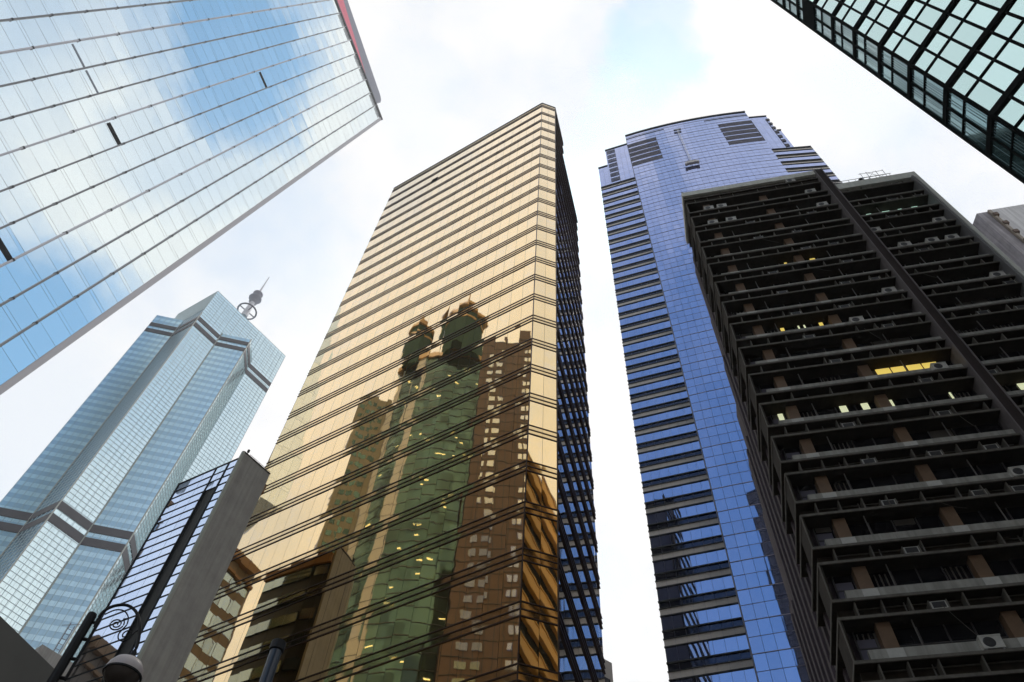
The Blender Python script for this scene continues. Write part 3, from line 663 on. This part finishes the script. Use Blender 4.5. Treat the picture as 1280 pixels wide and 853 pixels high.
def make_window_unit():
    t = thing('air_conditioner', '', 'air conditioner', (0, 0, 0), 'outdoor air conditioner units on the dark building')
    F0 = Fr((0, 0), d=(1, 0, 0), n=(0, -1, 0), u=(0, 0, 1))
    m = MB().box(F0, -.33, .33, -.3, .22, .06, .46); m.build('casing', ac_case, t)
    m = MB().box(F0, -.27, .27, .222, .24, .11, .41); m.box(F0, -.26, .26, -.2, .18, .045, .058); m.build('grille', ac_dark, t)
    m = MB().box(F0, -.40, -.35, -.3, .26, .0, .5); m.box(F0, .35, .40, -.3, .26, .0, .5); m.box(F0, -.40, .40, .20, .26, 0.0, .045); m.build('bracket', concrete_lip, t)
    return t
def copytree(o):
    c = o.copy(); COL.objects.link(c)
    for ch in o.children:
        e = ch.copy(); COL.objects.link(e); e.parent = c
    return c
def place(lst, mk, kindtxt, where, dz, off):
    proto = mk(); first = True; src = proto
    rows = {}
    for s_, k in lst: rows.setdefault(k, []).append(s_)
    for s_, k in lst:
        o = proto if first else copytree(src)
        first = False
        p = fd.pt(s_, off, zlow(k) + dz); o.location = p; o.rotation_euler = (0, 0, R(-15.417 + random.uniform(-2, 2)))
        r = sorted(rows[k]); i = r.index(s_); n = len(r)
        pos = 'alone' if n == 1 else ('leftmost' if i == 0 else 'rightmost' if i == n - 1 else 'second from left' if i == 1 else 'third from left')
        fl_ = 'top floor' if k >= 15 else ORD[15 - k] + ' floor from the top'
        o['label'] = '%s %s, %s, %s' % (kindtxt, where, fl_, pos)
        COPIED.append(o)
COPIED = []
place(CND, make_condenser, 'white fan unit', 'on the ledge', 1.09, -.22)
place(WND, make_window_unit, 'boxy window unit', 'between the ledges', .17, -.34)

# ------------------------------------------------------------------ teal tower upper right
tt = thing('corner_tower', 'black-framed mint-green glass tower cutting across the upper right corner', 'office tower', (38, 12, 0))
T2 = (29.43, 12.69); T1 = (30.31, 15.31)
fm_ = Fr(T2, az=-70); fn = between(T1, T2)
HT = 124; ML = 13.85
# solid prism behind the glass
MB().prism([fn.pt(.1, -.3, 0), fn.pt(fn.L, -.32, 0), fm_.pt(ML, -.3, 0), fm_.pt(ML, -18, 0), fn.pt(0, -14, 0)], 0, HT).build('core_wall', black_frame, tt)
zf = 60 - 6.8 * 8
floors = [zf + 6.8 * i + (.0) for i in range(19)]
gA, gB = MB(), MB(); thick, thin, vert = MB(), MB(), MB()
for z in floors:
    z1 = min(z + 6.8, HT)
    for a, b, dst in ((z, z + 3.95, gA), (z + 3.95, z1, gA)):
        if b > a: gA.panes(fm_, 0, ML, a, min(b, HT), 1.385, 9, 0, .004, .02); gB.panes(fn, 0, fn.L, a, min(b, HT), 1.38, 9, 0, .004, .02)
    thick.box(fm_, -.02, ML, -.1, .16, z - .34, z + .30); thick.box(fn, 0, fn.L, -.1, .155, z - .338, z + .298)
    thin.box(fm_, 0, ML, -.1, .09, z + 3.88, z + 4.02); thin.box(fn, 0, fn.L, -.1, .09, z + 3.88, z + 4.02)
n_ = int(ML / 1.385)
for i in range(n_ + 1): a = ML * i / n_; vert.box(fm_, a - (.1 if i else .12), a + .1, -.1, .11, 0, HT)
thin.box(fm_, ML - .1, ML, -.1, .09, 0, HT); thin.box(fn, 0, .08, -.1, .09, 0, HT)
vert.box(fn, -.1, .12, -.1, .13, 0, HT); vert.box(fn, 1.30, 1.44, -.1, .11, 0, HT); vert.box(fn, fn.L - .12, fn.L + .1, -.1, .132, 0, HT)
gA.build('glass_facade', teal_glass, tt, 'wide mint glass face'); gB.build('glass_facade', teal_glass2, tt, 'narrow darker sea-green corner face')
thick.build('floor_band', black_frame, tt); thin.build('transom', black_frame, tt); vert.build('mullion', black_frame, tt)
MB().box(fn, .0, fn.L, .01, .14, 94.2, 98.4).build('blank_panel', black_frame, tt, 'black blank panel high on the narrow face')
cu = MB()
for z in floors:
    for a in (.25, 1.6):
        for j in range(5):
            if random.random() < .8: cu.box(fn, a + j * .2, a + j * .2 + .05, .006, .014, z + .3, z + 3.85)
        for j in range(5):
            if random.random() < .7: cu.box(fn, a + j * .2, a + j * .2 + .05, .006, .014, z + 4.05, z + 6.4)
cu.build('curtain', mat('curtain_grey', (.10, .17, .19), .7), tt)

# ------------------------------------------------------------------ white building, far right
wb = thing('rooftop_block', 'pale grey building top at the right edge beside the dark building', 'building', (66, 42, 0))
wa, wc, we = (60.4, 36.3), (59.1, 36.7), (70.5, 33.6)
fx = between((60.4, 36.3), (74, 32.4))
fy = Fr((60.4, 36.3), az=-15.9 - 90)        # left flank runs back
MB().prism([(60.4, 36.3), (78, 31.3), (82, 45), (64.4, 50)], 0, 100).build('wall', white_wall, wb)
fz = between((58.2, 41.5), (60.4, 36.3))
MB().prism([(60.38, 36.3), (60.38, 36.34), (64, 50), (59.2, 43), (58.9, 36.75)], 60, 99.6).build('flank_wall', grey_wall2, wb, 'stained grey flank wall')
m = MB()
for i in range(5): m.box(fx, -.3, .25, -.1, .5, 97.5 - i * 2.6, 98.2 - i * 2.6)
m.build('trim_block', brown_trim, wb)
m = MB().box(fx, -.35, .0, -.2, .35, 60, 99.4); m.build('corner_pilaster', mat('sand_trim', (.42, .36, .30), .7, noise=.3), wb)
m = MB()
for i in range(6): m.box(fx, .2, 3.8, .05, .45, 84 - i * 2.6, 85.6 - i * 2.6)
m.build('balcony_rail', brown_trim, wb)

# ------------------------------------------------------------------ beige sliver between gold tower and violet tower
bs = thing('beige_building', 'sliver of distant beige building at the foot of the gold tower', 'building', (14, 84, 0))
MB().prism([(13.2, 79.6), (14.85, 80.7), (15.2, 86), (12, 86)], 0, 60).build('wall', beige, bs)
m = MB()
for z in range(8, 58, 4): m.box(between((13.2, 79.6), (14.85, 80.7)), .3, 1.5, -.05, .03, z, z + 1.6)
m.build('window', win_dark, bs)

# ------------------------------------------------------------------ lower left: canopy, rooftop block, lamp, post
cp = thing('footbridge', 'dark grey concrete underside of a footbridge at the lower left corner', 'footbridge', (-8, 9, 0))
fc = between((-6.88, 7.58), (-5.17, 11.58))
MB().box(fc, -6, 9, 0, 6, 8.0, 8.5).build('deck_slab', mat('canopy_concrete', (.17, .165, .15), .85, noise=.2, nscale=.8), cp) if False else None
dk_ = MB().box(fc, -8, 10, -6.0, 0, 4.6, 8.0).build('parapet_wall', mat('canopy_concrete', (.17, .165, .15), .85, noise=.2, nscale=.8), cp)
m = MB().tube([fc.pt(-5, -3, 0), fc.pt(-5, -3, 8)], .4, 16); m.tube([fc.pt(9, -3, 0), fc.pt(9, -3, 8)], .4, 16); m.build('pier', grey_render, cp)
rb = thing('low_building', 'small far grey roof block with a tiny aerial above the footbridge', 'building', (-52, 82, 0))
MB().prism([(-54.2, 85.4), (-51.9, 83.2), (-47.5, 88), (-50, 91)], 0, 58).build('wall', grey_render, rb) 
m = MB(); q = Vector((-50.9, 84.4, 58)); m.tube([q, q + Vector((0, 0, 4))], .06, 5); m.tube([q + Vector((.5, .3, 0)), q + Vector((.5, .3, 3.8))], .06, 5)
for i in range(5): m.tube([q + Vector((0, 0, .7 * i + .4)), q + Vector((.5, .3, .7 * i + .4))], .04, 5)
m.tube([q + Vector((-.9, 0, 3.6)), q + Vector((1.2, 0, 3.9))], .04, 5); m.build('aerial', mast_grey, rb)


# street lamp: pole, slotted bracket, scrolled arm, hanging globe
LP = Vector((-4.731, 8.150, 0))
lamp = thing('street_lamp', 'black ornamental street lamp with scrolled arm and round globe', 'street lamp', tuple(LP))
aw = Vector((math.cos(R(8)), math.sin(R(8)), 0)); an = Vector((-aw.y, aw.x, 0))
def L3(a, z, o=0): return LP + aw * a + an * o + Vector((0, 0, z))
def smooth_pts(P, n=8):
    out_ = []
    for i in range(len(P) - 1):
        p0 = P[max(0, i - 1)]; p1 = P[i]; p2 = P[i + 1]; p3 = P[min(len(P) - 1, i + 2)]
        for k in range(n):
            t = k / n; out_.append(tuple(.5 * ((2 * b) + (-a + c) * t + (2 * a - 5 * b + 4 * c - d) * t * t + (-a + 3 * b - 3 * c + d) * t ** 3) for a, b, c, d in zip(p0, p1, p2, p3)))
    out_.append(P[-1]); return out_
m = MB().tube([L3(0, 0), L3(0, .9), L3(0, .95), L3(0, 7.56)], .055, 14); m.lathe(L3(0, 0), [(.17, 0), (.17, .7), (.12, .85), (.10, 1.1), (.055, 1.3)], 16); m.lathe(L3(0, 7.56), [(.055, 0), (.05, .02), (.0, .035)], 12)
m.build('pole', lamp_black, lamp, smooth=False)
m = MB(); m.tube([L3(.115, 6.72), L3(.115, 7.52)], .018, 8)
for zz in (6.74, 6.98, 7.24, 7.47): m.tube([L3(0, zz), L3(.13, zz)], .02, 6)
m.build('bracket', lamp_black, lamp)
arc = smooth_pts([(.10, 7.42), (.09, 7.60), (.16, 7.72), (.30, 7.775), (.44, 7.72), (.55, 7.58), (.62, 7.42), (.66, 7.27), (.665, 7.15)])
arm = MB().tube([L3(a, z) for a, z in arc], .019, 8).build('arm', lamp_black, lamp)
m = MB()
inner = smooth_pts([(.13, 7.60), (.22, 7.685), (.32, 7.69), (.40, 7.62), (.43, 7.52), (.41, 7.44), (.40, 7.37), (.43, 7.31), (.49, 7.30), (.535, 7.35), (.53, 7.415), (.48, 7.44), (.445, 7.40), (.455, 7.355), (.49, 7.36), (.495, 7.39)])
m.tube([L3(a, z) for a, z in inner], .0085, 6)
sp = []
for i in range(46): t = i / 45; a = R(60) - t * R(800); r_ = .088 * (1 - t * .86); sp.append((.315 + r_ * math.cos(a), 7.50 + r_ * math.sin(a) * 1.05))
m.tube([L3(a, z) for a, z in [(.405, 7.60)] + sp], .0085, 6)
out2 = smooth_pts([(.54, 7.38), (.58, 7.46), (.63, 7.40), (.655, 7.28)]); m.tube([L3(a, z) for a, z in out2], .0075, 6)
m.build('scroll', lamp_black, arm)
gc = L3(.665, 6.93)
hd = MB().lathe(gc, [(.03, .26), (.035, .20), (.075, .175), (.09, .15)], 20).build('cap', lamp_black, lamp)
MB().lathe(gc, [(.02, .185), (.085, .16), (.155, .115), (.198, .05), (.212, -.01), (.213, -.03)], 36).build('globe_shell', lamp_shell, lamp, smooth=True)
MB().lathe(gc, [(.213, -.03), (.219, -.035), (.219, -.055), (.205, -.057)], 36).build('globe_rim', lamp_black, lamp)
MB().lathe(gc, [(.204, -.055), (.185, -.11), (.145, -.155), (.09, -.185), (.0, -.197)], 36).build('globe_glass', lamp_glass, lamp, smooth=True)

PP = Vector((-1.212, 4.047, 0))
po = thing('post', 'plain dark blue round post in front of the gold tower', 'post', tuple(PP))
MB().tube([PP, PP + Vector((0, 0, 4.44))], .034, 20, .034).build('pole', post_blue, po, smooth=False)
MB().lathe(PP, [(.034, 4.42), (.043, 4.425), (.043, 4.48), (.0, 4.49)], 20).build('cap', lamp_black, po)

# ------------------------------------------------------------------ towers across the street, seen mirrored in the gold glass
GZ = 1
gw = thing('green_tower', 'green glass tower with gilded crowns, mirrored in the gold tower', 'skyscraper', (-130, 10, 0), 'towers mirrored in the gold glass')
GL = Vector((-138.6, 25.0, 0)); GR = Vector((-118.5, 1.0, 0)); mid = (GL + GR) / 2; axd = (GR - GL).normalized(); bul = Vector((-axd.y, axd.x, 0))
if bul.x < 0: bul = -bul
NBW = 10; gv = []
for i in range(NBW + 1):
    t = i / NBW; sag = 4.5 * (1 - (2 * t - 1) ** 2); gv.append(GL.lerp(GR, t) + bul * sag)
def back_pts(P, dd): return [p for p in P] + [P[-1] - bul * dd, P[0] - bul * dd]
HG = 238
MB().prism(back_pts([p - bul * .4 for p in gv], 22), 0, HG - .5).build('core_wall', MATS['side_mirror_glass'], gw)
MB().prism([GR - bul * .1, GR - bul * 22, GR - bul * 22 + axd * .5, GR + axd * .5], 0, HG).build('side_wall', black_hole, gw)
gg = MB(); gp_ = MB(); gl_ = MB(); bd = MB()
for i, (p, q) in enumerate(zip(gv[:-1], gv[1:])):
    f = between(q, p)
    if f.n.dot(bul) < 0: f = between(p, q)
    if i in (0, 3): gp_.box(f, 0, f.L, -.3, .1, 0, HG - (0 if i else 6))
    else:
        gg.panes(f, 0, f.L, 0, HG, 2.3, 4.2, 0, .006, .012)
        z = 2.0
        while z < HG - 4:
            if random.random() < .16: gl_.box(f, random.uniform(.2, 1), random.uniform(1.4, 2.6), .02, .05, z, z + .35)
            z += 4.2
    z = 0
    while z < HG: bd.box(f, 0, f.L, -.05, .12, z, z + .22); z += 4.2
gg.build('glass_facade', refl_green, gw); gp_.build('stone_pier', refl_pale, gw); gl_.build('lit_window', lit_s, gw); bd.build('floor_band', dark_metal, gw)
m = MB(); gcr = MB()
for t0, t1, h1 in ((.06, .34, 258), (.50, .97, 262)):
    a = GL.lerp(GR, t0); b = GL.lerp(GR, t1); w_ = (b - a).length; c0 = (a + b) / 2 + bul * 1.2
    oct_ = [c0 + axd * math.cos(R(22.5 + 45 * k)) * w_ / 2 + bul * math.sin(R(22.5 + 45 * k)) * w_ / 2 for k in range(8)]
    MB().prism(oct_, HG - 2, h1).build('crown', mat('crown_glass', (.05, .085, .065), .8, spec=0.0), gw)
    oc2 = [c0 + (p - c0) * 1.18 for p in oct_]; gcr.prism(oc2, h1, h1 + 1.6); gcr.prism([c0 + (p - c0) * .95 for p in oct_], h1 + 1.6, h1 + 4); gcr.prism([c0 + (p - c0) * .5 for p in oct_], h1 + 4, h1 + 7)
    gcr.prism([c0 + (p - c0) * 1.05 for p in oct_], h1 - 5, h1 - 4); gcr.tube([c0 + Vector((0, 0, h1 + 6)), c0 + Vector((0, 0, h1 + 24))], .7, 8, .2)
gcr.prism(back_pts([p + bul * .8 for p in gv], 3), HG - 2, HG + .6)
gcr.build('gilded_cap', refl_gold, gw)
# brown tiled block
bw = thing('brown_block', 'brown tiled block with bright square windows, mirrored in the gold tower', 'apartment block', (-70, 5, 0), 'towers mirrored in the gold glass')
BL = Vector((-71.5, 15.2, 0)); BR = Vector((-60.5, -7.0, 0)); fb_ = between(BR, BL)
if fb_.n.x < 0: fb_ = between(BL, BR)
Lb = (BR - BL).length; HBk = 172
m = MB(); m.box(fb_, 0, Lb, -14, 0, 0, HBk)
for a, b, h in ((1, 2.2, 3), (5, 6.4, 4.5), (9, 10, 3), (13, 16, 5), (19, 20, 3)): m.box(fb_, a, b, -6, -.3, HBk - .5, HBk + h)
m.build('wall', refl_brown, bw)
gr_ = MB(); z = 0
while z < HBk: gr_.box(fb_, 0, Lb, .0, .06, z, z + .12); z += 3.3
for i in range(1, 16): gr_.box(fb_, Lb * i / 16 - .05, Lb * i / 16 + .05, 0, .055, 0, HBk)
gr_.build('tile_joint', dark_metal, bw)
lw2 = []
order = (fb_.P - BL).length < 1
def sx(t): return t if order else Lb - t
z = 60; k = 0
while z < HBk - 4:
    m = MB()
    for t, wd in ((2.2, 1.5), (4.4, 1.5), (10.0, .8), (11.1, .8), (16.5, 1.4), (18.8, 1.4)):
        if random.random() < .85: x0 = sx(t); m.box(fb_, min(x0, sx(t + wd)), max(x0, sx(t + wd)), .02, .12, z + .6, z + 2.1)
    m.build('window', refl_win, bw); z += 3.3; k += 1
ow = thing('olive_block', 'olive stone block with green windows, mirrored in the gold tower', 'office block', (-140, 30, 0), 'towers mirrored in the gold glass')
fo = between((-139.2, 25.2), (-140.6, 34)); 
if fo.n.x < 0: fo = between((-140.6, 34), (-139.2, 25.2))
MB().box(fo, 0, fo.L, -10, 0, 0, 222).build('wall', olive, ow)
m = MB(); z = 40
while z < 218: m.panes(fo, 1.2, fo.L - 1.2, z, z + 2.6, 2.4, 9, .06, .004, .3); z += 4.4
m.build('window', refl_green, ow)

# banded block whose stripes show in the gold corner face
sb_ = thing('striped_block', 'ochre and dark striped block, mirrored in the gold tower corner', 'office block', (36, -14, 0), 'towers mirrored in the gold glass')
fsb = between((48, -21.8), (27.0, -7.0))
MB().box(fsb, 0, fsb.L, -12, -.6, 0, 103).build('core_wall', black_hole, sb_)
z = 3
while z < 103:
    MB().box(fsb, 0, fsb.L, -.8, 0, z, z + 1.9).box(fsb, 0, fsb.L, -.8, .1, z + 2.05, z + 2.3).build('ochre_band', mat('ochre_band', (.80, .46, .13), .7, noise=.1), sb_); z += 5.6
# dark tower behind the camera, mirrored low in the violet-blue tower
dt_ = thing('dark_tower', 'tall dark glass tower, mirrored low in the violet-blue tower', 'skyscraper', (8, -55, 0))
fdt = between((22, -46), (-5, -44))
MB().box(fdt, 0, fdt.L, -16, 0, 0, 203).build('core_wall', black_hole, dt_)
m = MB(); m.panes(fdt, .3, fdt.L - .3, 1, 202, 1.6, 3.9, .06, .004, .05); m.build('glass_facade', win_dark, dt_)
m = MB()
for k in range(1, 51): m.box(fdt, 0, fdt.L, .05, .2, k * 3.95, k * 3.95 + .5)
m.build('floor_band', mat('dark_band', (.012, .012, .015), .6), dt_)
# ------------------------------------------------------------------ city haze
HZ = 1.0
hb = MB().box(Fr((0, 0), d=(1, 0, 0), n=(0, -1, 0), u=(0, 0, 1)), -420, 330, -460, 330, -1, 690)
hz = hb.build('haze', mat('haze_dummy', (1, 1, 1)), kind='stuff')
hm = bpy.data.materials.new('haze'); hm.use_nodes = True; hn = hm.node_tree; hn.nodes.clear()
ho = hn.nodes.new('ShaderNodeOutputMaterial'); hv = hn.nodes.new('ShaderNodeVolumePrincipled'); hn.links.new(hv.outputs[0], ho.inputs['Volume'])
hv.inputs['Color'].default_value = (1, 1, 1, 1); hv.inputs['Density'].default_value = .0002; hv.inputs['Anisotropy'].default_value = .4
hz.data.materials.clear(); hz.data.materials.append(hm)

# low amber block and rear trim of the slim block, both mirrored at the foot of the gold glass
ab = thing('amber_block', 'low amber stone block with pale window bands, mirrored at the gold tower foot', 'office block', (-82, 43, 0), 'towers mirrored in the gold glass')
for (pa, pb, hh_) in (((-86, 35.5), (-78.4, 46.4), 63), ((-78.2, 46.7), (-74.5, 52), 87)):
    fab = between(pa, pb)
    if fab.n.x < 0: fab = between(pb, pa)
    MB().box(fab, 0, fab.L, -12, 0, 0, hh_).build('wall', mat('amber_stone', (.26, .19, .12), .7, noise=.3), ab)
    MB().box(fab, 0, fab.L, -2, .9, hh_, hh_ + 1.6).box(fab, 0, fab.L, -2, .5, hh_ - 2.4, hh_ - 1.9).build('cornice', mat('cornice_stone', (.34, .19, .08), .7), ab)
    m = MB(); z = 40
    while z < hh_ - 4: m.panes(fab, .3, fab.L - .3, z, z + 2.5, 1.8, 9, .05, .006, .06); z += 3.9
    m.build('window', mat('grey_green_panes', (.42, .56, .68), .06, .9, var=.4), ab)
p5, p6, p7 = f1.pt(5.0, -3.1, 0), f1.pt(.05, -3.6, 0), f2.pt(f2.L, -.2, 0)
fr1, fr2 = between(p5, p6), between(p7, p5)
for f in (fr1, fr2):
    sgn = 1 if f.n.dot(Vector((21, -42, 0))) < 0 else -1
    m = MB(); gq = MB(); z = 20
    lo_, hi_ = (.02, .12) if sgn > 0 else (-.12, -.02)
    while z < 44: gq.box(f, .15, f.L - .15, lo_, hi_, z, z + .9); z += 2.1
    m.box(f, 0, f.L, lo_ * 2, hi_ * 2, 44.2, 45.1)
    c_ = m.build('rear_cornice', mat('cornice_stone', (.34, .18, .07)), sm_); gq.build('rear_window', mat('grey_green_panes', (1, 1, 1)), sm_)
